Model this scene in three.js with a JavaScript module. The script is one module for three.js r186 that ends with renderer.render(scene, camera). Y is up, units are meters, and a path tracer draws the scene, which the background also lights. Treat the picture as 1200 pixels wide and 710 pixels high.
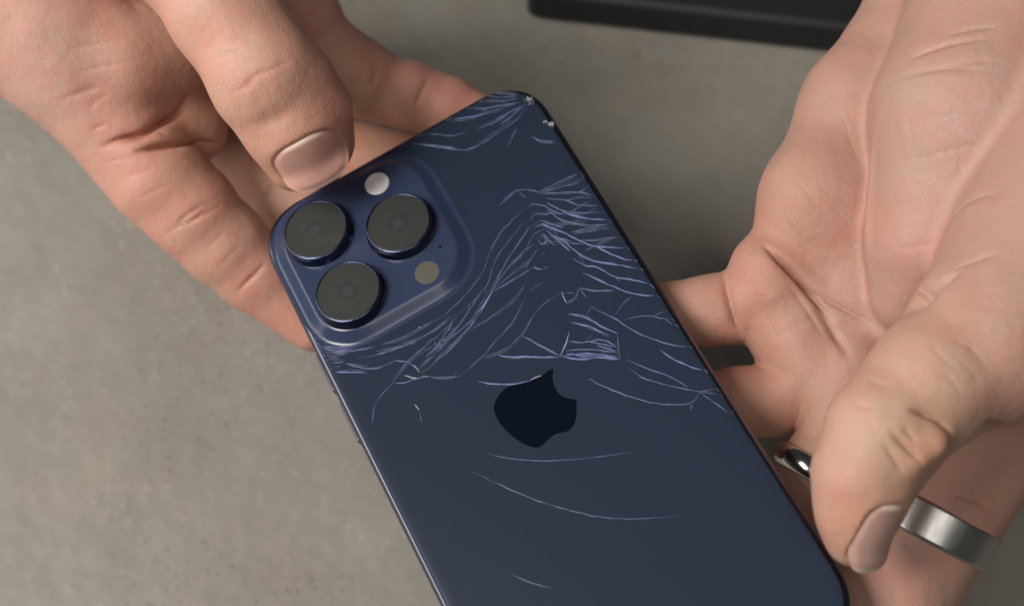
import * as THREE from 'three';
import { RoundedBoxGeometry } from 'three/addons/geometries/RoundedBoxGeometry.js';
import { mergeGeometries } from 'three/addons/utils/BufferGeometryUtils.js';
import { RectAreaLightUniformsLib } from 'three/addons/lights/RectAreaLightUniformsLib.js';
import { createNoise3D } from 'simplex-noise';

/* ------------------------------------------------------------------ camera, lamps, exposure */
const MM = 0.001, PITCH = Math.PI / 3;                     // the camera looks 60 degrees down on the table (y = 0)
const FPX = 2000, EYE = [0, 388, 224];                     // focal length in photograph pixels, eye in mm
const sP = Math.sin(PITCH), cP = Math.cos(PITCH);
const camera = new THREE.PerspectiveCamera((2 * Math.atan(355 / FPX) * 180) / Math.PI, 1024 / 605, 0.02, 12);
camera.position.set(EYE[0] * MM, EYE[1] * MM, EYE[2] * MM);
camera.lookAt(0, (EYE[1] - 448 * sP) * MM, (EYE[2] - 448 * cP) * MM);
camera.focus = 0.352; camera.userData.fStop = 12;
const scene = new THREE.Scene();
scene.background = new THREE.Color().setRGB(0.05, 0.05, 0.049);   // dim room all round
const renderer = new THREE.WebGLRenderer({ antialias: true });
renderer.toneMapping = THREE.LinearToneMapping;
renderer.toneMappingExposure = 1.06;
renderer.outputColorSpace = THREE.SRGBColorSpace;
renderer.shadowMap.enabled = true;
RectAreaLightUniformsLib.init();
const LAMPS = [
  // name, label, position (mm), aim (mm), width, height (mm), intensity, colour
  ['softbox_lamp', 'large white softbox lamp hanging high to the left of the table', [-700, 900, 250], [20, 60, 0], 460, 460, 17.5, [1, 0.955, 0.9]],
  ['softbox_lamp_001', 'wide white softbox lamp standing low to the left of the table', [-1000, 430, -20], [0, 80, 0], 620, 460, 3.0, [1, 0.97, 0.94]],
  ['softbox_lamp_002', 'added white softbox lamp giving fill light from above the front of the table', [-40, 1250, 640], [40, 60, 0], 640, 480, 2.9, [1, 0.96, 0.9]],  // added overhead fill, keeps the thumbs and palms lit
];

/* ------------------------------------------------------------------ small vector helpers, mm in the camera's own axes (x right, y down, z away) */
const noise3 = (() => { let s = 7; return createNoise3D(() => { s = (s * 16807) % 2147483647; return s / 2147483647; }); })();
const rnd = (() => { let s = 12345; return () => { s = (s * 48271) % 2147483647; return s / 2147483647; }; })();
const add = (a, b) => [a[0] + b[0], a[1] + b[1], a[2] + b[2]], sub = (a, b) => [a[0] - b[0], a[1] - b[1], a[2] - b[2]];
const mul = (a, s) => [a[0] * s, a[1] * s, a[2] * s], dot = (a, b) => a[0] * b[0] + a[1] * b[1] + a[2] * b[2];
const len = (a) => Math.hypot(a[0], a[1], a[2]), norm = (a) => mul(a, 1 / (len(a) || 1));
const cross = (a, b) => [a[1] * b[2] - a[2] * b[1], a[2] * b[0] - a[0] * b[2], a[0] * b[1] - a[1] * b[0]];
const lerp = (a, b, t) => a + (b - a) * t, clamp = (x, a = 0, b = 1) => Math.min(b, Math.max(a, x));
const smooth = (a, b, x) => { const t = clamp((x - a) / (b - a)); return t * t * (3 - 2 * t); };
const at = (px, py, z) => [((px - 600) / FPX) * z, ((py - 355) / FPX) * z, z];          // a point of the place at depth z (mm)
const world = (v) => [v[0] + EYE[0], EYE[1] - cP * v[1] - sP * v[2], EYE[2] + sP * v[1] - cP * v[2]];
const worldDir = (v) => [v[0], -cP * v[1] - sP * v[2], sP * v[1] - cP * v[2]];

/* ------------------------------------------------------------------ naming */
function describe(o, label, category, group) {
  o.userData.label = label; o.userData.category = category; if (group) o.userData.group = group;
  return o;
}
function part(name, geometry, material, parent) {
  const m = new THREE.Mesh(geometry, material); m.name = name; m.castShadow = m.receiveShadow = true; parent.add(m);
  return m;
}
const std = (rgb, roughness, more = {}) => new THREE.MeshPhysicalMaterial({ color: new THREE.Color().setRGB(...rgb), roughness, ...more });

/* ------------------------------------------------------------------ textures */
function fbm(x, y, z, oct) { let s = 0, a = 0.5, f = 1; for (let i = 0; i < oct; i++) { s += a * noise3(x * f, y * f, z + i * 9.1); f *= 2.03; a *= 0.5; } return s; }
function dataTexture(n, fn, srgb) {
  const d = new Uint8Array(n * n * 4);
  for (let j = 0, o = 0; j < n; j++) for (let i = 0; i < n; i++, o += 4) { const c = fn(i / n, j / n); d[o] = c[0]; d[o + 1] = c[1]; d[o + 2] = c[2]; d[o + 3] = 255; }
  const t = new THREE.DataTexture(d, n, n); t.wrapS = t.wrapT = THREE.MirroredRepeatWrapping; t.magFilter = THREE.LinearFilter;
  if (srgb) t.colorSpace = THREE.SRGBColorSpace; t.needsUpdate = true;
  return t;
}

/* ------------------------------------------------------------------ the table top */
{
  const S = 640;   // mm covered by one repeat
  const map = dataTexture(1400, (u, v) => {
    const x = u * S, y = v * S;
    let t = 0.95 * fbm(x / 130, y / 130, 1, 3) + 0.55 * fbm(x / 28, y / 28, 5, 4) + 0.3 * fbm(x / 6, y / 6, 8, 3) + 0.3 * fbm(x / 1.5, y / 1.5, 12, 2);
    const warm = 0.6 * fbm(x / 75, y / 75, 21, 3) + 0.25 * fbm(x / 14, y / 14, 25, 2);
    const pit = smooth(0.62, 0.8, noise3(x / 3.2, y / 3.2, 40)) * smooth(0.0, 0.4, noise3(x / 60, y / 60, 44)), fleck = smooth(0.7, 0.82, noise3(x / 4.5, y / 4.5, 60)) * smooth(-0.1, 0.5, noise3(x / 40, y / 40, 64));
    const l = 136 + 11 * t - 12 * pit + 9 * fleck;
    return [clamp(l + 3 + 4 * warm, 0, 255), clamp(l - 1, 0, 255), clamp(l - 9 - 6 * warm, 0, 255)];
  }, true);
  const rough = dataTexture(512, (u, v) => { const t = fbm(u * 40, v * 40, 3, 4); const g = 178 + 60 * t; return [g, g, g]; });
  const bump = dataTexture(1024, (u, v) => { const t = 0.6 * fbm(u * 90, v * 90, 2, 4) + 0.5 * fbm(u * 16, v * 16, 6, 3); const g = clamp(128 + 90 * t, 0, 255); return [g, g, g]; });
  const g = new THREE.BoxGeometry(1.9, 0.03, 1.5), uv = g.attributes.uv, p = g.attributes.position;
  for (let i = 0; i < uv.count; i++) uv.setXY(i, (p.getX(i) * 1000) / S + 0.31, (p.getZ(i) * 1000) / S + 0.17);
  const m = part('table_top', g, std([1, 1, 1], 0.8, { map, roughnessMap: rough, bumpMap: bump, bumpScale: 0.0006 }), scene);
  m.position.set(0, -0.015, -0.1);
  m.userData.kind = 'structure';
}

/* ------------------------------------------------------------------ the softboxes that light the table */
for (const [name, label, p, aim, w, h, power, rgb] of LAMPS) {
  const o = new THREE.Group(); o.name = name; o.position.set(...mul(p, MM)); o.lookAt(...mul(aim, MM)); scene.add(o);
  describe(o, label, 'softbox lamp');
  const glow = new THREE.MeshStandardMaterial({ color: 0x111111, roughness: 0.9, emissive: new THREE.Color().setRGB(...rgb), emissiveIntensity: 0.5 });
  const dif = part('diffuser_lamp', new THREE.PlaneGeometry(w * MM, h * MM), glow, o); dif.castShadow = false;
  const shell = std([0.02, 0.02, 0.02], 0.8, { side: THREE.DoubleSide });
  const a = w * MM / 2, b = h * MM / 2, c = 0.06, d = -0.28, P = [[-a, -b, 0], [a, -b, 0], [a, b, 0], [-a, b, 0], [-c, -c, d], [c, -c, d], [c, c, d], [-c, c, d]];
  const g = new THREE.BufferGeometry(), idx = [];
  for (let i = 0; i < 4; i++) { const j = (i + 1) % 4; idx.push(i, i + 4, j, j, i + 4, j + 4); }
  idx.push(4, 6, 5, 4, 7, 6);
  g.setAttribute('position', new THREE.Float32BufferAttribute(P.flat(), 3)); g.setIndex(idx);
  const sh = part('reflector_hood', g.toNonIndexed(), shell, o); sh.geometry.computeVertexNormals(); sh.position.z = -0.004;
  const light = new THREE.RectAreaLight(new THREE.Color().setRGB(...rgb), power, w * MM, h * MM);
  light.position.set(...mul(p, MM)); light.lookAt(...mul(aim, MM)); scene.add(light);
  light.position.copy(o.position).add(new THREE.Vector3(0, 0, 0.004).applyQuaternion(o.quaternion));
  light.lookAt(...mul(aim, MM)); light.name = name + '_light';
}

/* ------------------------------------------------------------------ the black slab lying at the back of the table */
{
  const o = describe(part('black_slab', new RoundedBoxGeometry(0.5, 0.012, 0.3, 4, 0.003), std([0.012, 0.0122, 0.013], 0.55), scene),
    'flat black slab with a straight front edge lying at the back of the grey table', 'slab');
  // front edge through two points on the table
  const hit = (px, py) => { const d = worldDir([(px - 600) / FPX, (py - 355) / FPX, 1]), t = -(EYE[1] - 0) / d[1]; return [EYE[0] + d[0] * t, EYE[2] + d[2] * t]; };
  const a = hit(640, 27), b = hit(980, 66), dx = b[0] - a[0], dz = b[1] - a[1], L = Math.hypot(dx, dz), ux = dx / L, uz = dz / L;
  const cx = a[0] - ux * 6 + ux * 250, cz = a[1] - uz * 6 + uz * 250;
  o.position.set((cx + uz * 150) * MM, 0.0065, (cz - ux * 150) * MM); o.rotation.y = -Math.atan2(uz, ux);
}
/* ------------------------------------------------------------------ the phone: x across, y (up) out of the back, z down the back, mm */
const phone = new THREE.Group(); phone.name = 'phone'; scene.add(phone);
describe(phone, 'dark blue smartphone held face down in two hands with its back glass cracked', 'phone');
const PX = [0.8706, -0.49167, 0.01788], PZ = [0.43772, 0.75745, -0.48443], PN = [-0.22464, -0.42957, -0.87465], PT = [-58.867, -17.766, 384.92];
{
  const m = new THREE.Matrix4().makeBasis(new THREE.Vector3(...worldDir(PX)), new THREE.Vector3(...worldDir(PN)), new THREE.Vector3(...worldDir(PZ)));
  phone.quaternion.setFromRotationMatrix(m); phone.position.set(...mul(world(PT), MM)); phone.scale.setScalar(1);
}
// where the line of sight through a photograph pixel meets the plane h mm above the phone's back: [x, z] on the phone
function onPhone(px, py, h = 0) {
  const d = [(px - 600) / FPX, (py - 355) / FPX, 1], k = (dot(PT, PN) + h) / dot(d, PN), q = sub(mul(d, k), PT);
  return [dot(q, PX), dot(q, PZ)];
}
const PW = 70.6, PL = 146.6;
// outline of a rounded rectangle with softened (squircle) corners, as [x, z, outward x, outward z]
function outline(x0, z0, x1, z1, r, n = 14) {
  const pts = [], e = 2.35;
  for (const [cx, cz, a0] of [[x1 - r, z1 - r, 0], [x0 + r, z1 - r, 1], [x0 + r, z0 + r, 2], [x1 - r, z0 + r, 3]]) {
    for (let i = 0; i <= n; i++) {
      const a = (a0 + i / n) * Math.PI / 2, c = Math.cos(a), s = Math.sin(a), f = (Math.abs(c) ** e + Math.abs(s) ** e) ** (-1 / e);
      const g = [Math.sign(c) * Math.abs(c) ** (e - 1), Math.sign(s) * Math.abs(s) ** (e - 1)], gl = Math.hypot(...g);
      pts.push([cx + r * c * f, cz + r * s * f, g[0] / gl, g[1] / gl]);
    }
  }
  return pts;
}
// sweeps a profile of [inset, height] round an outline; cap closes the last ring
function sweep(ol, prof, cap, steps) {
  const n = ol.length, pos = [], idx = [];
  for (const [ins, h] of prof) for (const [x, z, ox, oz] of ol) pos.push((x - ox * ins) * MM, h * MM, (z - oz * ins) * MM);
  for (let k = 0; k + 1 < prof.length; k++) for (let i = 0; i < n; i++) { const j = (i + 1) % n, a = k * n + i, b = k * n + j; idx.push(a, a + n, b, b, a + n, b + n); }
  const g = new THREE.BufferGeometry();
  if (cap) {
    const [ins, h] = prof[prof.length - 1], base = pos.length / 3; let sx = 0, sz = 0;
    for (const [x, z, ox, oz] of ol) { pos.push((x - ox * ins) * MM, h * MM, (z - oz * ins) * MM); sx += x / n; sz += z / n; }
    pos.push(sx * MM, h * MM, sz * MM);
    for (let i = 0; i < n; i++) idx.push(base + i, base + n, base + ((i + 1) % n));
  }
  g.setAttribute('position', new THREE.Float32BufferAttribute(pos, 3)); g.setIndex(idx); g.computeVertexNormals();
  return g;
}
const arc = (i0, h0, i1, h1, n, convex) => Array.from({ length: n + 1 }, (_, k) => { const a = (k / n) * Math.PI / 2; return convex ? [lerp(i0, i1, 1 - Math.cos(a)), lerp(h0, h1, Math.sin(a))] : [lerp(i0, i1, Math.sin(a)), lerp(h0, h1, 1 - Math.cos(a))]; });

const glassNoise = dataTexture(512, (u, v) => { const t = fbm(u * 70, v * 70, 31, 3) + 0.6 * fbm(u * 6, v * 6, 35, 3), g = clamp(150 + 46 * t, 0, 255); return [g, g, g]; });
const matGlass = std([0.0185, 0.0265, 0.0475], 0.6, { roughnessMap: glassNoise, specularIntensity: 0.3 });
const matPlate = std([0.029, 0.041, 0.085], 0.2, { specularIntensity: 0.9 });
const matFrame = std([0.13, 0.13, 0.165], 0.25, { metalness: 1 });
const matBlack = std([0.004, 0.004, 0.005], 0.3), matEmblem = std([0.002, 0.0045, 0.01], 0.07);
const matChrome = std([0.07, 0.085, 0.14], 0.2, { metalness: 1 });
const matLens = std([0.025, 0.0272, 0.026], 0.4, { specularIntensity: 0.8, clearcoat: 0.2, clearcoatRoughness: 0.12 });
const matFlash = std([0.76, 0.73, 0.73], 0.35, { clearcoat: 0.6, clearcoatRoughness: 0.1 });
const matLidar = std([0.085, 0.082, 0.065], 0.4, { clearcoat: 0.4, clearcoatRoughness: 0.2 });
{
  const ol = outline(0, 0, PW, PL, 12.5, 18);
  // metal frame: rounded band from the screen side to the back glass
  part('frame', sweep(ol, [[0.9, -8.2], ...arc(0.5, -8.1, 0, -7.2, 4).slice(1), [0, -1.5], ...Array.from({ length: 8 }, (_, k) => { const a = ((k + 1) / 8) * 1.08; return [2.0 * (1 - Math.cos(a)), -1.5 + 1.42 * Math.sin(a)]; }), [1.06, -0.26], [1.09, -0.5], [1.4, -0.5]], false), matFrame, phone);
  part('screen', sweep(ol, [[0.9, -8.2], [1.6, -8.35]].reverse().concat([]).reverse(), true), matBlack, phone);
}
const glass = part('back_glass', sweep(outline(0, 0, PW, PL, 12.5, 18), [[1.16, -0.34], [1.18, -0.26], [1.24, -0.16], [1.45, -0.09], [1.9, -0.035], [2.6, -0.01], [3.4, 0]], true), matGlass, phone);
// the camera plateau, of the same glass, on a soft foot
const plate = part('camera_plateau', sweep(outline(1.6, 2.0, 40.9, 41.4, 12.6, 16), [[-0.9, 0.012], [-0.3, 0.05], [0.1, 0.15], [0.45, 0.36], [0.9, 0.67], [1.4, 1.02], [1.9, 1.37], [2.25, 1.61], [2.42, 1.71], [2.6, 1.79], [2.8, 1.84], [3.0, 1.86], [3.3, 1.87]], true), matPlate, phone);
const disc = (x, z, r, h0, h1, bev, mat, name, parent, seg = 56) => {
  const g = new THREE.LatheGeometry([[0.0001, h1], [r - bev * 1.6, h1], [r - bev * 0.8, h1 - bev * 0.12], [r - bev * 0.25, h1 - bev * 0.45], [r, h1 - bev], [r, h0]].reverse().map(([a, b]) => new THREE.Vector2(a * MM, b * MM)), seg);
  g.translate(x * MM, 0, z * MM);
  return part(name, g, mat, parent);
};
for (const [x, z] of [[12.65, 12.8], [12.7, 30.8], [29.3, 21.85]]) {
  const l = new THREE.Group(); l.name = 'lens'; phone.add(l);
  const ring = (pts) => { const g = new THREE.LatheGeometry(pts.map(([a, b]) => new THREE.Vector2(a * MM, b * MM)), 64); g.translate(x * MM, 0, z * MM); return g; };
  part('barrel', ring([[8.0, 1.86], [7.95, 2.05], [7.7, 2.2], [7.45, 2.5], [7.42, 4.0], [7.38, 4.22], [7.25, 4.36], [7.05, 4.4], [6.92, 4.36], [6.9, 4.22]]), matChrome, l);
  disc(x, z, 6.95, 2.4, 4.32, 0.1, matLens, 'lens_glass', l, 64);
  disc(x, z, 4.1, 4.2, 4.324, 0.02, std([0.027, 0.0295, 0.028], 0.4, { specularIntensity: 0.8, clearcoat: 0.2, clearcoatRoughness: 0.12 }), 'inner_ring', l, 48);
  disc(x, z, 2.5, 4.2, 4.328, 0.02, std([0.023, 0.025, 0.0245], 0.4, { specularIntensity: 0.8, clearcoat: 0.2, clearcoatRoughness: 0.12 }), 'inner_ring', l, 40);
  disc(x, z, 1.15, 4.2, 4.332, 0.02, std([0.034, 0.0365, 0.037], 0.35), 'inner_lens', l, 32);
}
disc(29.3, 8.5, 2.85, 1.7, 2.12, 0.3, matFlash, 'flash', plate);
disc(29.3, 8.5, 0.75, 1.9, 2.16, 0.1, std([0.86, 0.83, 0.79], 0.3), 'flash_diode', plate, 24);
disc(29.5, 35.0, 2.75, 1.7, 1.905, 0.05, matLidar, 'depth_sensor', plate);
disc(34.6, 31.0, 0.42, 1.7, 1.895, 0.02, matBlack, 'microphone_hole', plate, 20);
// buttons on the left edge
for (const [z0, z1] of [[36.5, 46.5], [50, 60]]) {
  const g = new RoundedBoxGeometry(1.0 * MM, 2.6 * MM, (z1 - z0) * MM, 3, 0.4 * MM); g.translate(-0.1 * MM, -4.0 * MM, ((z0 + z1) / 2) * MM);
  part('volume_button', g, matFrame, phone);
}
// the bitten fruit emblem, a dark mirror inlay
{
  const pts = [[579, 479], [582, 467], [592, 455.5], [607, 449.6], [624, 444.5], [636, 439.4], [644.5, 433.5], [648.6, 433.3], [647.6, 443.7], [652, 457], [659.8, 464.8], [668, 467.3], [675, 469], [675.8, 478], [675.3, 487.6], [672.4, 497.8], [664.8, 505.4], [653, 508], [644.5, 513], [636, 521.5], [629.3, 524.5], [619, 522.3], [607.3, 516.4], [593.8, 505.4], [583.7, 492.7]];
  const c = new THREE.CatmullRomCurve3(pts.map(([x, y]) => { const q = onPhone(x, y); return new THREE.Vector3(q[0] * MM, -q[1] * MM, 0); }), true, 'catmullrom', 0.5);
  const s = new THREE.Shape(c.getPoints(140).map((p) => new THREE.Vector2(p.x, p.y)));
  const g = new THREE.ExtrudeGeometry(s, { depth: 0.03 * MM, bevelEnabled: false }); g.rotateX(-Math.PI / 2); g.translate(0, 0.004 * MM, 0);
  part('emblem', g, matEmblem, glass);
}
/* cracks in the back glass: each a thin raised lip of broken glass along a curve. Kind: a bright, b plain, c faint, w white */
const CRACKS = `
b 468,168 496,169 520,173 549,175 569,165 593,149 606,140 617,126
a 492,169 515,172 535,174
b 485,158 509,157 529,159 545,155
a 521,139 538,139 560,135 575,130
c 560,135 575,130 589,126 606,121
b 545,125 564,127 589,123 608,120
b 560,117 575,119 593,118 606,115
c 571,111 589,114 606,112
c 578,108 593,110 606,111
b 575,145 591,135 611,124
b 586,146 600,136 616,122
c 560,151 580,143 597,134
c 606,150 600,161 595,172
b 624,160 635,165 652,165
b 586,242 595,232 607,223 625,223 635,227
b 635,227 650,226 678,225 698,229
b 631,225 654,214 680,202
c 634,226 658,219 682,212 687,208
c 629,230 625,238 607,251 587,272 575,293 567,316 550,340 522,368 505,379 491,384
b 621,240 635,240 650,248 664,252
b 640,232 664,235 679,240 707,241
c 664,234 680,232 697,232
b 640,237 656,245 672,249 689,249 709,248
a 654,244 672,252 689,256 717,258
b 640,244 658,257 679,262 699,264 721,261
c 640,261 652,264 670,262 686,256
a 636,263 660,272 679,282 697,288 719,290 740,291
a 697,288 715,297 735,304 750,305
a 655,278 666,287 679,298 697,306 723,310 756,316
a 672,303 687,311 700,313 720,324 753,330 770,337
a 683,319 700,327 717,335 742,344 776,347
c 685,294 700,286 715,279 731,278
c 679,281 703,280 720,277
b 640,270 652,277 670,283
b 644,275 658,285 668,294
b 642,272 656,280 672,285 684,286
c 672,274 699,268 719,265
c 670,272 690,268 707,263
b 677,212 686,207
b 673,226 684,222 692,217
c 670,248 680,241 690,236
b 629,279 636,274 642,279 635,286 629,279
c 632,282 638,277 645,284 652,287
b 621,259 627,251 639,251 651,248
c 617,257 599,279 581,304 570,335 557,351 537,368
b 633,258 619,269 605,289 589,314 579,336 555,372 528,396 508,412
c 639,267 625,275 615,293 597,312 583,330 574,348 560,370 540,393 518,414
b 633,258 645,262 660,267
b 626,266 636,262 648,268 662,274
c 627,285 613,295 600,308 588,325
c 631,291 619,308 599,322 576,340
b 576,343 567,357 561,367
c 561,367 545,389 520,414 504,430 488,440
b 625,313 607,324 587,336 576,343
b 625,313 635,316
c 635,316 643,312
c 616,332 603,349 579,369 547,389
c 634,331 620,341
c 639,293 634,300
c 614,351 601,377 583,397 567,416 548,433 539,440
c 659,343 637,356 625,370 611,392 588,411 566,418
b 611,392 629,403 657,417
a 580,415 595,418 617,418 657,418
a 560,447 580,450 599,450 613,448 624,445
w 622,445 635,440
w 667,389 663,403 657,418
w 658,342 664,355
b 659,343 673,343
c 664,355 674,350 679,337
b 679,337 696,340 720,340
c 680,337 687,349
a 667,368 686,372 706,383 724,391
a 669,377 686,381 714,393
c 686,371 693,359
b 693,359 700,363 720,373 742,387 770,399 793,405 815,407
c 721,370 731,355 742,346
b 731,375 753,370 776,373 796,375
c 765,370 782,364
b 780,375 789,380 797,382
b 666,400 686,401 702,398 712,400
b 686,400 704,403 720,407
b 663,411 688,410 720,413
a 659,417 686,414 724,418
a 658,418 682,421 702,419 726,421
b 664,414 690,417 726,419
b 706,403 724,407
b 700,397 712,400 722,405
b 700,405 712,408 725,413
c 724,391 725,410 727,421
b 734,421 765,434 787,442 807,454
b 736,430 751,441 773,449 821,459 852,463
a 773,410 790,421 813,431 835,435
b 690,444 700,449 728,461 765,472 790,474 810,472 821,460
b 821,460 841,474 852,482 866,483
c 811,474 809,480
c 821,459 838,456 851,455
c 569,531 596,537 636,540 677,538 717,533 740,530
c 553,552 586,568 626,585 672,599 705,606 738,608 796,605
c 598,672 624,683 650,690
a 392,436 410,436 430,437
b 405,426 420,430 434,432 452,428 464,422
b 418,418 432,418 452,412 478,403 509,387 528,374
b 374,416 390,417 405,415
c 361,387 374,396 387,403
b 365,396 377,405 398,407
b 368,403 387,410 414,409
c 372,410 387,413 410,413
c 377,423 387,420 397,419
c 363,391 376,400 392,404
b 371,407 390,408 420,405
c 380,428 392,425 404,424
c 384,432 392,431 399,431
b 390,411 415,411 440,406
b 460,449 474,448 487,444 498,441
w 474,440 481,442 489,444
c 460,449 467,436 478,425
b 463,422 476,424 485,429
w 484,428 488,431 491,436
w 494,441 503,441
c 503,441 515,442 530,442 539,440
c 460,449 449,460 440,474 436,496
w 486,474 491,480
c 491,480 494,494
c 440,412 466,406 495,395 523,375 535,366
b 499,418 513,404 524,388 534,369
b 509,401 513,405 531,390 550,363 565,340
b 519,418 544,391 562,367
w 562,367 569,355 576,343
c 500,403 516,391 537,369
c 500,418 512,405 532,387 553,359
c 487,436 500,424 516,410 530,396
c 470,431 484,421 500,410 512,402
c 476,424 490,412 503,402
w 490,384 493,383
c 445,404 470,396 492,384 510,374
`.trim().split('\n');
{
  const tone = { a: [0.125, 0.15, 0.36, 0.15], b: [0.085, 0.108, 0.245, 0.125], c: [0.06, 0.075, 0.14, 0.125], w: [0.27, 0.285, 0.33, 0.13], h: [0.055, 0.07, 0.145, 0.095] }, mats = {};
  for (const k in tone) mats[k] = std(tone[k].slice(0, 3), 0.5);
  const all = [...CRACKS];
  for (const line of CRACKS) {                              // hairline splinters running beside the main cracks and branching off them
    const [k, ...q] = line.split(' '); if (k === 'w' || q.length < 3) continue; const [mx, my] = q[q.length >> 1].split(',').map(Number); if (my > 445 || (mx > 722 && my > 345)) continue;
    const sh = (rnd() < 0.5 ? -1 : 1) * (1.0 + 1.6 * rnd()), i0 = Math.floor(rnd() * Math.max(1, q.length - 3)), cut = q.slice(i0, i0 + 3 + Math.floor(rnd() * 2));
    if (q.length > 3 && rnd() < 0.6) {                      // a short branch that leaves the crack at a slant
      const i = 1 + Math.floor(rnd() * (q.length - 2)), [ax, ay] = q[i].split(',').map(Number), [bx, by] = q[i + 1].split(',').map(Number), L = Math.hypot(bx - ax, by - ay) || 1, t = (rnd() < 0.5 ? -1 : 1) * (0.35 + 0.4 * rnd()), r = 7 + 9 * rnd();
      const ux = ((bx - ax) * Math.cos(t) - (by - ay) * Math.sin(t)) / L, uy = ((bx - ax) * Math.sin(t) + (by - ay) * Math.cos(t)) / L;
      all.push(`h ${ax},${ay} ${(ax + ux * r * 0.5 + rnd() - 0.5).toFixed(1)},${(ay + uy * r * 0.5 + rnd() - 0.5).toFixed(1)} ${(ax + ux * r).toFixed(1)},${(ay + uy * r).toFixed(1)}`);
    }
    if (rnd() < 0.75) all.push(['h', ...cut.map((s, i) => { const [x, y] = s.split(',').map(Number); const w = i === 0 ? 0.15 : 1; return `${(x + sh * w * 0.35 + (rnd() - 0.5)).toFixed(1)},${(y + sh * w).toFixed(1)}`; })].join(' '));
  }
  for (const line of all) {
    const [k, ...q] = line.split(' '), W = tone[k][3];
    const curve = new THREE.CatmullRomCurve3(q.map((s) => { const [x, y] = s.split(',').map(Number), p = onPhone(x, y); return new THREE.Vector3(p[0], 0, p[1]); }), false, 'centripetal');
    const L = curve.getLength(), n = Math.max(6, Math.ceil(L / 0.7)), pos = [], idx = [];
    const ph = rnd() * 50;
    for (let i = 0; i <= n; i++) {
      const t = i / n, p = curve.getPointAt(t), d = curve.getTangentAt(t);
      const j = 0.09 * noise3(p.x * 0.4, p.z * 0.4, ph) + 0.06 * (Math.abs((p.x * 0.9 + p.z * 0.7 + ph) % 2 - 1) - 0.5) + 0.02 * noise3(p.x * 1.6, p.z * 1.6, ph);
      const w = W * (0.25 + 0.75 * Math.min(1, 5 * Math.min(t, 1 - t) + 0.15)) * (0.85 + 0.5 * noise3(p.x * 0.3, p.z * 0.3, ph + 9));
      const cx = clamp(p.x - d.z * j, 1.3, PW - 1.3), cz = Math.max(1.3, p.z + d.x * j), edge = Math.min(cx, PW - cx, cz);
      const lift = edge < 3.2 ? -0.16 * (1 - clamp((edge - 0.9) / 2.3)) : 0;
      for (const [s, h] of [[-1, 0.004], [-0.35, 0.05], [0.35, 0.05], [1, 0.004]]) pos.push((cx - d.z * w * s) * MM, (h + lift) * MM, (cz + d.x * w * s) * MM);
    }
    for (let i = 0; i < n; i++) for (let s = 0; s < 3; s++) { const a = i * 4 + s; idx.push(a, a + 1, a + 4, a + 4, a + 1, a + 5); }
    const g = new THREE.BufferGeometry(); g.setAttribute('position', new THREE.Float32BufferAttribute(pos, 3)); g.setIndex(idx); g.computeVertexNormals();
    part('crack', g, mats[k], glass);
  }
  // chips knocked out of the corner, pale crushed glass
  const chip = std([0.3, 0.31, 0.34], 0.35);
  for (const [px, py, n, sp] of [[620, 117, 30, 1.5], [646, 146, 16, 0.9], [640, 142, 9, 0.8]]) {
    const c = onPhone(px, py), gs = [];
    for (let i = 0; i < n; i++) {
      const sz = 0.1 + 0.24 * rnd() * rnd(), g = new THREE.CylinderGeometry(sz * 0.7 * MM, sz * MM, 0.05 * MM, 3 + Math.floor(rnd() * 3)); g.rotateY(rnd() * 6); g.scale(1, 1, 0.5 + rnd()); g.rotateX((rnd() - 0.5) * 0.5); g.rotateZ((rnd() - 0.5) * 0.5);
      const a = rnd() * 6.28, r = sp * rnd(); g.translate((c[0] + r * Math.cos(a) * 0.8) * MM, (-0.01 + 0.03 * rnd()) * MM, (c[1] + r * Math.sin(a)) * MM); gs.push(g);
    }
    part('chip', mergeGeometries(gs), chip, glass).userData.kind = 'stuff';
  }
}

/* ------------------------------------------------------------------ hands: one continuous skin per hand, meshed from a distance field in mm */
// distance to a tapered capsule (round cone)
function roundCone(p, c) {
  const [bx, by, bz] = c.ba, px = p[0] - c.a[0], py = p[1] - c.a[1], pz = p[2] - c.a[2];
  const y = px * bx + py * by + pz * bz, z = y - c.l2;
  const qx = px * c.l2 - bx * y, qy = py * c.l2 - by * y, qz = pz * c.l2 - bz * y;
  const x2 = qx * qx + qy * qy + qz * qz, y2 = y * y * c.l2, z2 = z * z * c.l2, k = Math.sign(c.rr) * c.rr * c.rr * x2;
  if (Math.sign(z) * c.a2 * z2 > k) return Math.sqrt(x2 + z2) * c.il2 - c.rb;
  if (Math.sign(y) * c.a2 * y2 < k) return Math.sqrt(x2 + y2) * c.il2 - c.ra;
  return (Math.sqrt(x2 * c.a2 * c.il2) + y * c.rr) * c.il2 - c.ra;
}
function cone(a, b, ra, rb) {
  const ba = sub(b, a), l2 = dot(ba, ba), rr = ra - rb;
  return { a, ba, l2, rr, ra, rb, a2: l2 - rr * rr, il2: 1 / l2 };
}
const smin = (a, b, k) => { if (k <= 0) return Math.min(a, b); const h = Math.max(k - Math.abs(a - b), 0) / k; return Math.min(a, b) - h * h * k * 0.25; };
// joints: [px, py, depth, radius in mm]
const chain = (joints, k) => { const P = joints.map(([x, y, z, r]) => [at(x, y, z), r]), cs = []; for (let i = 0; i + 1 < P.length; i++) cs.push(cone(P[i][0], P[i + 1][0], P[i][1], P[i + 1][1])); return { cs, k }; };
const evalChain = (ch, p) => { let d = 1e9; for (const c of ch.cs) d = smin(d, roundCone(p, c), ch.k); return d; };

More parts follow.
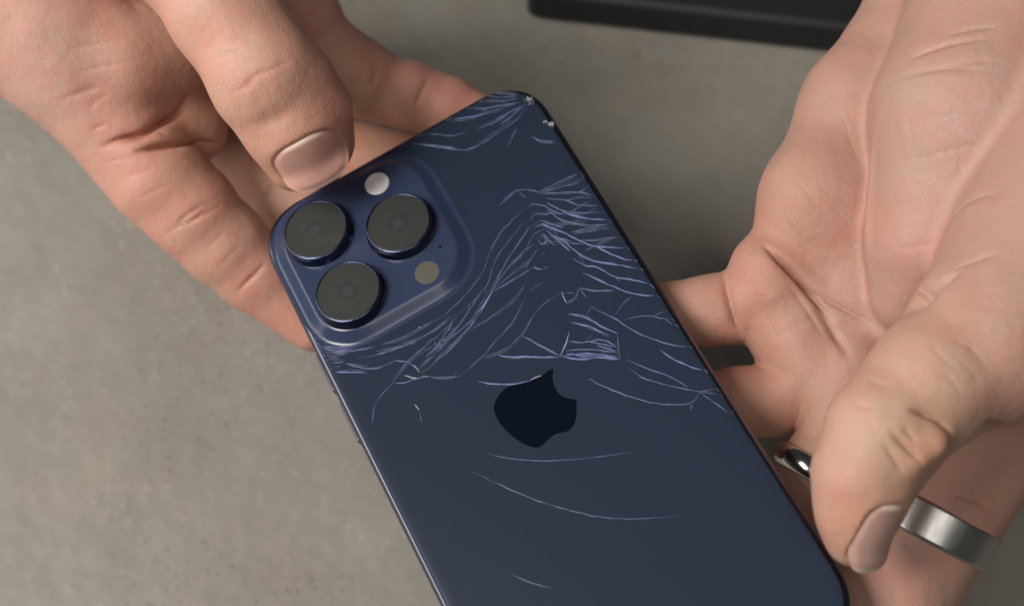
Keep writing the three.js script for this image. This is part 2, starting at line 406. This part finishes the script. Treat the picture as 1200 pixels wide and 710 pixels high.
function makeHandField(spec) {
  const palms = spec.palm.map((c) => ({ ch: chain(c.j, 5), b: c.b })), fingers = spec.fingers.map((f) => ({ ch: chain(f.joints, f.k ?? 2.5), more: (f.more ?? []).map((j) => chain(j, 2)), root: f.root }));
  const base = (p) => {
    let dp = 1e9;
    for (const c of palms) dp = smin(dp, evalChain(c.ch, p), c.b);
    let d = dp;
    for (const f of fingers) { let c = evalChain(f.ch, p); for (const m of f.more) c = smin(c, evalChain(m, p), 3.5); const e = smin(dp, c, f.root); d = smin(d, e, 0.6); }
    return d;
  };
  const grad = (f, p, e = 0.2) => norm([f([p[0] + e, p[1], p[2]]) - f([p[0] - e, p[1], p[2]]), f([p[0], p[1] + e, p[2]]) - f([p[0], p[1] - e, p[2]]), f([p[0], p[1], p[2] + e]) - f([p[0], p[1], p[2] - e])]);
  const march = (f, o, d, t0, t1) => { let t = t0; for (let i = 0; i < 160 && t < t1; i++) { const v = f(add(o, mul(d, t))); if (v < 0.02) return add(o, mul(d, t)); t += v * 0.8; } return null; };
  const onSkin = (px, py, f = base) => { const d = norm(at(px, py, 1)); return march(f, [0, 0, 0], d, 250, 520); };
  // surface features: creases, ridges and swellings along lines on the skin
  const feats = [];
  const line = (pts, depth, width, kind) => {
    let P = [], run = [];                                       // the longest stretch that stays on one piece of skin
    for (const [x, y] of pts) { const q = onSkin(x, y); if (q && run.length && Math.abs(q[2] - run[run.length - 1][2]) > 8 + 0.5 * len(sub(q, run[run.length - 1]))) run = []; if (q) run.push(q); if (run.length > P.length) P = [...run]; }
    if (P.length < 2) return;
    width = Math.max(width, 0.6);
    const c = new THREE.CatmullRomCurve3(P.map((q) => new THREE.Vector3(...q)), false, 'centripetal'), n = Math.max(3, Math.ceil(c.getLength() / 1.2));
    const S = c.getPoints(n).map((v) => [v.x, v.y, v.z]);
    const mid = S[S.length >> 1], R = Math.max(...S.map((s) => len(sub(s, mid)))) + width * 4;
    const M = S.map((q) => grad(base, q, 0.8)); feats.push({ S, M, depth, width, kind, mid, R: R + 3 });
  };
  const spot = (x, y, h, width, sunk = 0) => { const q = onSkin(x, y); if (q) feats.push({ S: [q], M: [grad(base, q, 0.8)], depth: -h, width, kind: 'round', mid: q, R: width * 3 }); };
  for (const [pts, depth, width] of spec.creases) line(pts, depth, width, 'crease');
  for (const [pts, depth, width] of spec.folds ?? []) line(pts, depth, width, 'round');
  for (const s of spec.spots ?? []) spot(...s);
  const featAt = (p) => {
    let v = 0;
    for (const f of feats) {
      if (len(sub(p, f.mid)) > f.R) continue;
      let best = 1e9, bt = 0, at0 = 0; const S = f.S, n = S.length;
      if (n === 1) best = dot(sub(p, S[0]), sub(p, S[0]));
      for (let i = 0; i + 1 < n; i++) {
        const a = S[i], b = S[i + 1], abx = b[0] - a[0], aby = b[1] - a[1], abz = b[2] - a[2], apx = p[0] - a[0], apy = p[1] - a[1], apz = p[2] - a[2];
        const h = clamp((apx * abx + apy * aby + apz * abz) / (abx * abx + aby * aby + abz * abz + 1e-9)), x = apx - abx * h, y = apy - aby * h, z = apz - abz * h, dd = x * x + y * y + z * z;
        if (dd < best) { best = dd; bt = (i + h) / (n - 1); at0 = i + h; }
      }
      const i0 = Math.min(Math.floor(at0), Math.max(n - 2, 0)), i1 = Math.min(i0 + 1, n - 1), hh = at0 - i0, q0 = [0, 1, 2].map((k) => lerp(S[i0][k], S[i1][k], hh)), m0 = norm([0, 1, 2].map((k) => lerp(f.M[i0][k], f.M[i1][k], hh))), hN = dot(sub(p, q0), m0), t = Math.sqrt(Math.max(0, best - hN * hN)) / f.width; if (t > 4) continue;
      const e0 = f.kind === 'crease' ? 0.38 : 0.4, end = n === 1 ? 1 : smooth(0, e0, bt) * smooth(0, e0, 1 - bt);
      v += f.depth * end * (f.kind === 'crease' ? 0.72 * Math.exp(-t * t * 1.6) + 0.28 * Math.exp(-t * t * 0.3) * (1 - smooth(3, 4, t)) : Math.exp(-t * t));
    }
    return v;
  };
  const rough = (p) => 0.16 * noise3(p[0] / 11, p[1] / 11, p[2] / 11) + 0.035 * noise3(p[0] / 3.4, p[1] / 3.4, p[2] / 3.4) + 0.018 * noise3(p[0] / 1.3, p[1] / 1.3, p[2] / 1.3);
  // nails
  const nails = (spec.nails ?? []).map((n) => {
    const A = at(...n.bone[0]), E = at(...n.bone[1]), T0 = norm(sub(E, A)); let N = norm(n.face); N = norm(sub(N, mul(T0, dot(T0, N))));
    const axis = add(A, mul(sub(E, A), n.t)), c = march(base, add(axis, mul(N, 20)), mul(N, -1), 0, 30) ?? axis;
    const T = T0, B = cross(N, T);
    return { ...n, c, N, T, B };
  });
  const nailEdge = (n, p) => { // below 1 inside the nail's outline, measured in the nail's own plane
    const q = sub(p, n.c), h = dot(q, n.N); if (Math.abs(h) > 7) return 9;
    const u = dot(q, n.T) / n.L, v = dot(q, n.B) / n.W;
    return (Math.abs(u) ** (u > 0 ? 2.4 : 3) + Math.abs(v) ** 3.0) ** (1 / 2.8);
  };
  const nailRelief = (p) => { let v = 0; for (const n of nails) { const e = nailEdge(n, p); if (e < 1.5) { const u = dot(sub(p, n.c), n.T) / n.L; const side = 1 - smooth(0.25, 0.75, u); v += side * (0.42 * (1 - smooth(0.86, 1.06, e)) - 0.18 * smooth(0.94, 1.08, e) * (1 - smooth(1.1, 1.5, e))) + (1 - side) * 0.3 * (1 - smooth(0.9, 1.1, e)); } } return v; };
  const full = (p) => { const d = base(p); return Math.abs(d) > 5 ? d : d + featAt(p) + rough(p) + nailRelief(p); };
  return { base, full, grad, march, onSkin, nails, nailEdge };
}
// surface nets over the blocks that the skin passes through
function meshField(f, coarse, lo, hi, h) {
  const N = [0, 1, 2].map((k) => Math.ceil((hi[k] - lo[k]) / h / 8) * 8), [nx, ny, nz] = N, sx = nx + 1, sy = ny + 1, sz = nz + 1;
  const D = new Float32Array(sx * sy * sz).fill(9), live = [], P = (i, j, k) => [lo[0] + i * h, lo[1] + j * h, lo[2] + k * h];
  for (let k = 0; k < nz; k += 8) for (let j = 0; j < ny; j += 8) for (let i = 0; i < nx; i += 8) {
    const d = coarse(P(i + 4, j + 4, k + 4));
    if (Math.abs(d) > h * 4 * 1.75 + 3.5) { if (d < 0) for (let c = k; c <= k + 8; c++) for (let b = j; b <= j + 8; b++) D.fill(-9, (c * sy + b) * sx + i, (c * sy + b) * sx + i + 9); }
    else live.push([i, j, k]);
  }
  const done = new Uint8Array(D.length);
  for (const [i0, j0, k0] of live) for (let k = k0; k <= k0 + 8; k++) for (let j = j0; j <= j0 + 8; j++) for (let i = i0; i <= i0 + 8; i++) {
    const o = (k * sy + j) * sx + i; if (done[o]) continue; done[o] = 1; D[o] = f(P(i, j, k));
  }
  const vid = new Int32Array(nx * ny * nz).fill(-1), pos = [], idx = [], sxy = sx * sy;
  const off = [0, 1, sx, sx + 1, sxy, sxy + 1, sxy + sx, sxy + sx + 1], edges = [[0, 1], [2, 3], [4, 5], [6, 7], [0, 2], [1, 3], [4, 6], [5, 7], [0, 4], [1, 5], [2, 6], [3, 7]];
  for (const [i0, j0, k0] of live) for (let k = k0; k < k0 + 8; k++) for (let j = j0; j < j0 + 8; j++) for (let i = i0; i < i0 + 8; i++) {
    const o = (k * sy + j) * sx + i; let m = 0; for (let c = 0; c < 8; c++) if (D[o + off[c]] < 0) m |= 1 << c;
    if (m === 0 || m === 255) continue;
    let x = 0, y = 0, z = 0, n = 0;
    for (const [a, b] of edges) { if (((m >> a) & 1) === ((m >> b) & 1)) continue; const da = D[o + off[a]], db = D[o + off[b]], t = da / (da - db); x += lerp(a & 1, b & 1, t); y += lerp((a >> 1) & 1, (b >> 1) & 1, t); z += lerp(a >> 2, b >> 2, t); n++; }
    vid[(k * ny + j) * nx + i] = pos.length / 3; pos.push(lo[0] + (i + x / n) * h, lo[1] + (j + y / n) * h, lo[2] + (k + z / n) * h);
  }
  const V = (i, j, k) => (i < 0 || j < 0 || k < 0 ? -1 : vid[(k * ny + j) * nx + i]);
  const quad = (a, b, c, d, flip) => { if (a < 0 || b < 0 || c < 0 || d < 0) return; if (flip) idx.push(a, c, b, a, d, c); else idx.push(a, b, c, a, c, d); };
  for (const [i0, j0, k0] of live) for (let k = k0; k < k0 + 8; k++) for (let j = j0; j < j0 + 8; j++) for (let i = i0; i < i0 + 8; i++) {
    const o = (k * sy + j) * sx + i, s = D[o] < 0;
    if (s !== D[o + 1] < 0) quad(V(i, j - 1, k - 1), V(i, j, k - 1), V(i, j, k), V(i, j - 1, k), !s);
    if (s !== D[o + sx] < 0) quad(V(i - 1, j, k - 1), V(i, j, k - 1), V(i, j, k), V(i - 1, j, k), s);
    if (s !== D[o + sxy] < 0) quad(V(i - 1, j - 1, k), V(i, j - 1, k), V(i, j, k), V(i - 1, j, k), !s);
  }
  return { pos, idx };
}
const skinBump = dataTexture(1024, (u, v) => {
  const x = u * 24, y = v * 24, wx = 0.25 * noise3(x, y, 3), wy = 0.25 * noise3(x, y, 7); let s = 0;
  for (const [a, f] of [[0.5, 2.1], [1.35, 2.4], [2.3, 2.0], [2.9, 2.7]]) { const t = (x + wx) * Math.cos(a) * f + (y + wy) * Math.sin(a) * f + 0.35 * noise3(x * 0.8, y * 0.8, a * 9), q = Math.abs(t - Math.round(t)); s += 1 - smooth(0.0, 0.17, q); }
  const g = clamp(190 - 34 * s + 24 * noise3(x * 3, y * 3, 11) + 20 * noise3(x * 0.9, y * 0.9, 15), 0, 255); return [g, g, g];
});
const matSkin = new THREE.MeshPhysicalMaterial({ color: 0xffffff, vertexColors: true, roughness: 0.48, specularIntensity: 0.8, bumpMap: skinBump, bumpScale: 0.00015, sheen: 0.12, sheenRoughness: 0.5, sheenColor: new THREE.Color().setRGB(1, 0.7, 0.6) });
const matNail = new THREE.MeshPhysicalMaterial({ color: 0xffffff, vertexColors: true, roughness: 0.42, specularIntensity: 0.8 });
function makeHand(name, spec, label) {
  const F = makeHandField(spec), { pos, idx } = meshField(F.full, F.base, spec.lo, spec.hi, spec.cell);
  const nV = pos.length / 3, P = new Float32Array(nV * 3), Nn = new Float32Array(nV * 3), C = new Float32Array(nV * 3), U = new Float32Array(nV * 2);
  const tints = (spec.tints ?? []).map(([x, y, r, c]) => [F.onSkin(x, y), r, c]).filter((t) => t[0]);
  const baseAt = world(spec.origin);
  for (let i = 0; i < nV; i++) {
    const p = [pos[3 * i], pos[3 * i + 1], pos[3 * i + 2]], g = F.grad(F.full, p, 0.18), w = world(p), n = worldDir(g);
    for (let c = 0; c < 3; c++) { P[3 * i + c] = (w[c] - baseAt[c]) * MM; Nn[3 * i + c] = n[c]; }
    U[2 * i] = w[0] / 24; U[2 * i + 1] = w[2] / 24;
    const a = fbm(p[0] / 16, p[1] / 16, p[2] / 16 + 3, 3), b = fbm(p[0] / 5, p[1] / 5, p[2] / 5 + 17, 3), c2 = noise3(p[0] / 1.3, p[1] / 1.3, p[2] / 1.3);
    let r = spec.tone[0], gr = spec.tone[1], bl = spec.tone[2];
    for (const [q, rad, c] of tints) { const k = Math.exp(-dot(sub(p, q), sub(p, q)) / (rad * rad)); r *= lerp(1, c[0], k); gr *= lerp(1, c[1], k); bl *= lerp(1, c[2], k); }
    const m = 1 + 0.05 * a + 0.05 * b + 0.025 * c2, red = 0.11 * a + 0.11 * b + 0.04 * c2;
    C[3 * i] = r * m; C[3 * i + 1] = gr * m * (1 - red); C[3 * i + 2] = bl * m * (1 - red * 0.9);
  }
  const g = new THREE.BufferGeometry();
  g.setAttribute('position', new THREE.BufferAttribute(P, 3)); g.setAttribute('normal', new THREE.BufferAttribute(Nn, 3)); g.setAttribute('color', new THREE.BufferAttribute(C, 3)); g.setAttribute('uv', new THREE.BufferAttribute(U, 2)); g.setIndex(idx);
  const hand = part(name, g, matSkin, scene); hand.position.set(...mul(baseAt, MM));
  describe(hand, label, 'hand', 'hands holding the phone');
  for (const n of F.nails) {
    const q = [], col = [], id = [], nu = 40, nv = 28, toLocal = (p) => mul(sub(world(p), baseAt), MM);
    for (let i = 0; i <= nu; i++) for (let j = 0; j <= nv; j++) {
      // square to superellipse
      const a = (i / nu) * 2 - 1, b = (j / nv) * 2 - 1, s = Math.max(Math.abs(a), Math.abs(b)), e = (Math.abs(a) ** (a > 0 ? 2.4 : 3) + Math.abs(b) ** 3) ** (1 / 2.8) || 1, k = s / e;
      const u = a * k, v = b * k, edge = s;
      const o = add(n.c, add(mul(n.T, u * n.L), mul(n.B, v * n.W)));
      const lim = n.drop ?? 3, hit = F.march(F.base, add(o, mul(n.N, 9)), mul(n.N, -1), 0, 9 + lim * 2.5) ?? add(o, mul(n.N, -lim * 2.5));
      const fall = dot(sub(hit, n.c), n.N), soft = fall < 0 ? -lim * (1 - Math.exp(fall / lim)) : fall, w = smooth(0.0, 0.75, u);
      for (let m = 0; m < 3; m++) hit[m] += n.N[m] * (soft - fall) * w;
      const tip = smooth(0.6, 1, u), rim = smooth(0.78, 1, edge);
      const h = 0.02 + 0.18 * (1 - v * v) + 0.12 * tip - rim * lerp(0.6, 0.35, tip);
      q.push(...toLocal(add(hit, mul(n.N, h))));
      const lunSheen = 1 - smooth(n.band * 0.75, n.band * 1.25, u + 1 + 0.12 * v * v - 0.1 * v), free = smooth(0.84, 0.9, u + 0.06 * v * v), strk = 1 + 0.03 * noise3(v * 9, u * 0.8, 5) + 0.03 * noise3(v * 2, u * 2, 9);  // pale cuticle band: lunula plus a sheen painted into the nail colour
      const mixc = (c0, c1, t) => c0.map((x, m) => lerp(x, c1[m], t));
      let c = mixc(n.bed ?? [0.58, 0.315, 0.26], [0.7, 0.54, 0.44], lunSheen * 0.9); c = mixc(c, [0.68, 0.55, 0.44], free * (n.free ?? 0.6));
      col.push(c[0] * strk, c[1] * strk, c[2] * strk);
    }
    for (let i = 0; i < nu; i++) for (let j = 0; j < nv; j++) { const a = i * (nv + 1) + j, b = a + nv + 1; id.push(a, b, a + 1, a + 1, b, b + 1); }
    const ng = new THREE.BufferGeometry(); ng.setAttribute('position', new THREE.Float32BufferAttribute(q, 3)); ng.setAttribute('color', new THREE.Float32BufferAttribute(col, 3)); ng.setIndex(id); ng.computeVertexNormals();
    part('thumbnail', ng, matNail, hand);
  }
  return { F, hand };
}
const LEFT = {
  tone: [0.555, 0.3, 0.226], cell: 0.58, origin: at(150, 120, 410), lo: [-150, -105, 345], hi: [0, 28, 452],
  palm: [
    { b: 0, j: [[-110, -130, 384, 18], [-20, 10, 386, 15.5], [72, 70, 388, 13.2], [160, 172, 393, 11.4]] },      // outer edge of the palm
    { b: 6, j: [[60, 60, 404, 15], [200, 110, 434, 11]] },                                                       // hollow
    { b: 6, j: [[120, 25, 416, 14], [300, -40, 434, 11]] },
    { b: 4, j: [[110, 118, 397, 11], [205, 146, 401, 8.6], [226, 150, 403, 7.6]] },                              // pad below the fingers
    { b: 2.2, j: [[-60, -160, 384, 22], [60, 30, 388, 16], [138, 74, 391, 13.6], [190, 58, 396, 11.5], [225, 20, 400, 11]] },   // upper swelling
    { b: 5, j: [[20, -260, 376, 22], [150, -150, 376, 21], [230, -70, 372, 16]] },                               // ball of the thumb
  ],
  fingers: [
    { joints: [[190, -130, 374, 17], [237, -48, 367, 13.6], [262, 10, 365, 12.2], [310, 88, 364, 11.7], [343, 142, 367, 9.4], [366, 182, 371, 7.3]], root: 6, k: 3,
      more: [[[312, 112, 366, 9], [326, 150, 369, 7.6], [344, 190, 373, 6.3]], [[352, 100, 366, 8], [371, 128, 369, 7.4], [385, 166, 373, 5.6]]] },   // thumb
    { joints: [[150, 168, 393, 11.4], [185, 208, 393, 11.2], [224, 248, 395, 10.5], [262, 286, 398, 9.8], [298, 318, 401, 9.1], [368, 374, 405, 7.8]], root: 2.5 },
    { joints: [[205, 110, 436, 11], [284, 192, 428, 9.8], [345, 238, 416, 8.8], [420, 276, 411, 8]], root: 3 },
    { joints: [[270, 40, 436, 11], [380, 176, 431, 9.6], [470, 194, 416, 8.0], [530, 205, 408, 7.6]], root: 3 },
    { joints: [[300, -30, 402, 11.4], [340, 8, 400, 10.6], [352, 22, 401, 9.6], [372, 50, 404, 8.6], [412, 86, 403, 9.3], [428, 95, 403.5, 8.9], [450, 105, 404.6, 8.0], [478, 111, 404, 8.25], [498, 118, 404.4, 7.6], [526, 127, 404, 7.3], [566, 142, 404, 6.0]], root: 3, k: 0.8 },
  ],
  creases: [
    [[[112, 176], [140, 164], [165, 158], [190, 143], [212, 128], [228, 104], [236, 80]], 3.1, 0.85],
    [[[150, 182], [176, 174], [205, 167], [236, 168], [262, 167], [292, 155]], 2.9, 0.75],
    [[[104, 152], [116, 149], [126, 144]], 0.3, 0.6],
    [[[60, 118], [96, 108], [120, 100]], 0.25, 0.8],
    [[[70, 60], [110, 52], [160, 48]], 0.14, 0.6], [[[84, 86], [120, 78], [164, 70]], 0.14, 0.6], [[[100, 130], [116, 116], [130, 108]], 0.14, 0.5], [[[120, 194], [140, 186], [166, 188]], 0.14, 0.5], [[[136, 214], [160, 204], [190, 196]], 0.12, 0.5], [[[150, 236], [176, 226], [206, 212]], 0.12, 0.5], [[[236, 296], [252, 282], [270, 262]], 0.12, 0.5], [[[252, 316], [268, 300], [286, 282]], 0.12, 0.5], [[[180, 150], [196, 158], [216, 156]], 0.25, 0.6],
    [[[184, 280], [205, 268], [226, 258], [240, 246], [262, 222]], 0.3, 0.5],
    [[[200, 268], [222, 250], [252, 232]], 0.35, 0.45],
    [[[214, 266], [236, 254], [262, 238]], 0.35, 0.45],
    [[[272, 348], [288, 332], [304, 316], [314, 304]], 0.5, 0.6],
    [[[443, 74], [439, 90], [434, 104]], 0.5, 0.9],
    [[[505, 88], [494, 108], [486, 128]], 0.5, 0.8],
    [[[308, 230], [317, 214], [328, 202]], 1.5, 0.8],
    [[[256, 178], [268, 170], [282, 163], [296, 158]], 2.6, 0.9],
    // knuckle wrinkles of the thumb
    [[[266, 114], [280, 104], [292, 97], [304, 90]], 0.2, 0.36], [[[276, 112], [290, 103], [300, 96]], 0.16, 0.34], [[[298, 92], [312, 84], [330, 76], [346, 70]], 0.2, 0.36], [[[286, 99], [300, 88], [312, 80]], 0.16, 0.34],
    [[[250, 70], [270, 62], [290, 60]], 0.18, 0.5], [[[258, 52], [284, 44], [306, 46]], 0.16, 0.5],
  ],
  folds: [[[[286, 140], [310, 144], [334, 134], [352, 118]], 0.45, 2.2], [[[290, 120], [330, 108]], 0.3, 5]],
  spots: [[160, 172, 0.6, 5]],
  tints: [[50, 100, 18, [1.04, 1.1, 1.2]], [225, 130, 16, [0.97, 0.92, 0.84]], [320, 60, 20, [1.03, 1.04, 1.02]], [232, 246, 7, [1.0, 0.9, 0.9]], [170, 210, 12, [1.02, 0.95, 0.96]], [140, 130, 9, [1.02, 0.9, 0.9]], [290, 330, 8, [1.0, 0.9, 0.9]], [340, 378, 8, [1.02, 0.93, 0.93]], [300, 92, 7, [1.0, 0.93, 0.95]], [385, 120, 7, [1.0, 0.9, 0.92]], [480, 112, 8, [1.0, 0.88, 0.88]], [545, 125, 8, [1.0, 0.85, 0.86]], [440, 150, 16, [0.94, 0.88, 0.78]], [340, 220, 14, [0.95, 0.88, 0.8]]],
  nails: [{ bone: [[310, 88, 364], [366, 182, 371]], t: 0.97, face: [-0.05, 0.02, -1], L: 6.3, W: 7.9, free: 0.3, band: 0.26, drop: 3 }],
};
const RIGHT = {
  tone: [0.46, 0.262, 0.203], cell: 0.58, origin: at(1040, 400, 370), lo: [18, -85, 290], hi: [160, 80, 400],
  palm: [
    { b: 0, j: [[1185, -120, 392, 20], [1096, 10, 382, 13.6], [1012, 128, 372, 12.6], [960, 232, 365, 11.4]] },         // outer edge
    { b: 8, j: [[1330, -160, 382, 26], [1180, 20, 376, 21], [1060, 220, 370, 13]] },
    { b: 9, j: [[1000, 250, 365, 11], [990, 330, 366, 11], [1040, 400, 364, 12]] },
    { b: 5, j: [[960, 232, 363, 11.4], [925, 298, 365, 8.4]] },
    { b: 2.2, j: [[906, 320, 363, 9.0], [955, 374, 364, 8.6], [1010, 440, 361, 9]] },                              // pads at the finger roots
    { b: 2.5, j: [[890, 350, 364, 7.6], [946, 418, 362, 8.2], [990, 470, 358, 9.3]] },
    { b: 2.6, j: [[1250, -90, 368, 28], [1146, 140, 350, 20.5], [1094, 276, 347, 12.5], [1068, 345, 350, 8]] },   // middle of the palm
    { b: 8, j: [[1120, 480, 352, 13], [1230, 400, 350, 16]] },
    { b: 3.0, j: [[1400, 40, 338, 29], [1260, 300, 329, 23], [1165, 395, 321, 15.5]] },                              // ball of the thumb
  ],
  fingers: [
    { joints: [[1260, 300, 327, 20], [1165, 395, 319, 14.5], [1096, 446, 315, 12], [1038, 506, 312, 10.7], [1014, 555, 311, 9.3], [1005, 596, 312, 7.4], [1004, 626, 313.5, 6.2]], root: 5, k: 2.5 },   // thumb
    { joints: [[905, 335, 362, 8.2], [868, 360, 365, 7.3], [835, 364, 366, 7.3], [720, 371, 368, 6.6]], root: 1.5 },
    { joints: [[962, 436, 360, 8.5], [912, 468, 362, 7.5], [864, 473, 362, 7.4], [760, 487, 364, 7]], root: 1.5 },
    { joints: [[1000, 440, 358, 9.5], [985, 500, 355, 7.4], [958, 548, 353, 7.2], [915, 602, 353, 7]], root: 3 },
    { joints: [[1250, 400, 345, 14], [1174, 494, 342, 13], [1102, 604, 340, 11.8], [1044, 712, 340, 11.7], [996, 800, 342, 9.5]], root: 5 },
  ],
  creases: [
    [[[868, 268], [890, 284], [912, 302], [936, 326], [956, 350], [985, 384]], 2.8, 0.75],
    [[[849, 318], [853, 345], [862, 376], [874, 398]], 1.2, 1.0],
    [[[936, 330], [960, 346], [1000, 368], [1030, 384]], 0.7, 0.7],
    [[[950, 345], [968, 372], [985, 400], [1000, 430]], 1.0, 1.2],
    [[[1058, 376], [1068, 360], [1080, 346], [1092, 338], [1112, 326], [1136, 314]], 2.2, 1.1],
    [[[1086, 344], [1076, 338], [1062, 338]], 1.0, 0.8],
    [[[1086, 264], [1130, 240], [1180, 224]], 0.5, 0.6],
    [[[1112, 318], [1140, 306], [1180, 296]], 0.4, 0.6],
    [[[1050, 150], [1090, 138], [1140, 134], [1190, 138]], 0.14, 0.5], [[[1042, 190], [1084, 184], [1130, 172], [1190, 170]], 0.14, 0.5], [[[1034, 232], [1070, 232], [1110, 216]], 0.14, 0.45], [[[1044, 290], [1080, 288], [1130, 272]], 0.16, 0.5], [[[1060, 120], [1072, 180], [1066, 240]], 0.1, 0.5], [[[1110, 110], [1126, 170], [1120, 230]], 0.1, 0.5],
    [[[930, 200], [952, 236], [974, 262]], 0.16, 0.6], [[[914, 250], [940, 280], [968, 300]], 0.16, 0.6], [[[985, 130], [1000, 170], [1010, 200]], 0.14, 0.6], [[[880, 330], [905, 372], [925, 410]], 0.3, 0.7], [[[915, 320], [945, 362], [972, 404]], 0.3, 0.7], [[[905, 400], [930, 384], [955, 376]], 0.2, 0.5],
    [[[1110, 392], [1130, 404], [1160, 410]], 0.12, 0.5], [[[1090, 400], [1106, 420], [1126, 436]], 0.12, 0.5], [[[1000, 470], [1012, 476], [1030, 478]], 0.15, 0.6], [[[1012, 440], [1030, 450], [1052, 452]], 0.15, 0.6],
    [[[1060, 74], [1085, 60], [1120, 50], [1180, 44]], 0.6, 0.7],
    [[[1090, 84], [1130, 74], [1180, 70]], 0.35, 0.6],
    [[[1100, 44], [1140, 34], [1180, 30]], 0.4, 0.6],
    [[[1040, 100], [1080, 84], [1120, 80], [1180, 86]], 0.4, 0.8],
    [[[1060, 478], [1078, 483], [1096, 491], [1108, 501], [1118, 514]], 1.3, 0.55],
    [[[1040, 500], [1056, 518], [1070, 532], [1082, 546]], 0.9, 0.5],
    [[[1030, 512], [1042, 528], [1054, 546], [1062, 556]], 0.4, 0.4],
    [[[1056, 500], [1066, 508], [1074, 520]], 0.4, 0.4],
    [[[1152, 494], [1166, 498], [1190, 505]], 1.3, 0.6],
    [[[1066, 572], [1110, 578], [1170, 596]], 0.4, 0.45],
    [[[1130, 400], [1150, 420], [1164, 440]], 0.15, 0.5], [[[1120, 420], [1140, 436], [1150, 456]], 0.15, 0.5], [[[1100, 430], [1118, 448], [1128, 466]], 0.15, 0.5],
  ],
  folds: [[[[1030, 130], [1022, 200], [1016, 270], [1024, 340], [1040, 390]], -1.0, 1.6], [[[890, 330], [925, 380], [945, 430]], -0.5, 4.5], [[[1000, 150], [975, 230], [1000, 300]], 0.9, 8]],
  spots: [[1098, 520, 2.0, 3.2], [1076, 540, 0.9, 2.6], [1080, 347, -1.8, 3]],
  tints: [[1120, 200, 28, [0.98, 1.02, 1.08]], [930, 250, 16, [0.98, 0.93, 0.88]], [1060, 480, 22, [1.12, 1.16, 1.08]], [1020, 640, 8, [1.03, 1.06, 0.93]], [1115, 385, 4, [1.02, 0.86, 0.86]], [850, 370, 12, [1, 0.9, 0.88]], [965, 200, 10, [1.02, 0.96, 0.96]], [985, 270, 9, [1.02, 0.95, 0.97]], [1040, 250, 5, [1.04, 0.93, 0.88]], [905, 300, 8, [1.0, 0.9, 0.88]], [1090, 300, 9, [1.04, 0.94, 0.98]], [1000, 600, 7, [1.04, 0.92, 0.92]], [1140, 560, 10, [1.04, 0.95, 0.95]], [1060, 660, 8, [1.03, 0.94, 0.94]], [1090, 520, 5, [1.0, 0.95, 0.85]], [900, 470, 14, [0.96, 0.86, 0.8]]],
  nails: [{ bone: [[1014, 555, 311], [1004, 626, 313.5]], t: 0.84, face: [0.4, 0.05, -0.9], L: 7.5, W: 4.9, free: 0.6, band: 0.2, bed: [0.47, 0.285, 0.24], drop: 3.4 }],
};
const leftHand = makeHand('hand', LEFT, 'hand on the left with its thumb bent over the camera corner of the phone');
const rightHand = makeHand('hand_001', RIGHT, 'open palm on the right with two rings, thumb on the edge of the phone');

/* ------------------------------------------------------------------ the two rings */
function ring(name, label, c, axis, r, w, t, mat, dome = false) {
  const prof = dome ? [[r, -w / 2], ...Array.from({ length: 13 }, (_, i) => { const a = (i / 12 - 0.5) * Math.PI; return [r + 0.25 + t * Math.cos(a), (w / 2) * Math.sin(a)]; }), [r, w / 2], [r, -w / 2]] : [[r, -w / 2 + 0.3], [r + t * 0.55, -w / 2], [r + t * 0.9, -w / 2 + 0.25], [r + t, -w / 2 + 0.8], [r + t, w / 2 - 0.8], [r + t * 0.9, w / 2 - 0.25], [r + t * 0.55, w / 2], [r, w / 2 - 0.3], [r, -w / 2 + 0.3]];
  const g = new THREE.LatheGeometry(prof.map(([a, b]) => new THREE.Vector2(a * MM, b * MM)), 96);
  const m = part(name, g, mat, scene);
  m.position.set(...mul(world(c), MM)); m.quaternion.setFromUnitVectors(new THREE.Vector3(0, 1, 0), new THREE.Vector3(...norm(worldDir(axis))));
  describe(m, label, 'ring');
  return m;
}
const brushed = dataTexture(512, (u, v) => { const g = clamp(150 + 26 * fbm(u * 90, v * 6, 3, 3) + 22 * noise3(u * 5, v * 5, 5), 0, 255); return [g, g, g]; });
ring('ring', 'wide brushed silver ring on the finger under the right thumb', at(1095, 615, 340.3), sub(at(1044, 712, 340), at(1102, 604, 340)), 11.9, 7.4, 1.05, std([0.42, 0.41, 0.395], 0.62, { metalness: 1, roughnessMap: brushed }));
ring('ring_001', 'narrow polished dark ring on the finger beside the edge of the phone', at(953, 554, 353), sub(at(918, 600, 353), at(976, 512, 354)), 7.7, 5.0, 1.3, std([0.42, 0.41, 0.4], 0.15, { metalness: 1 }), true);

renderer.render(scene, camera);
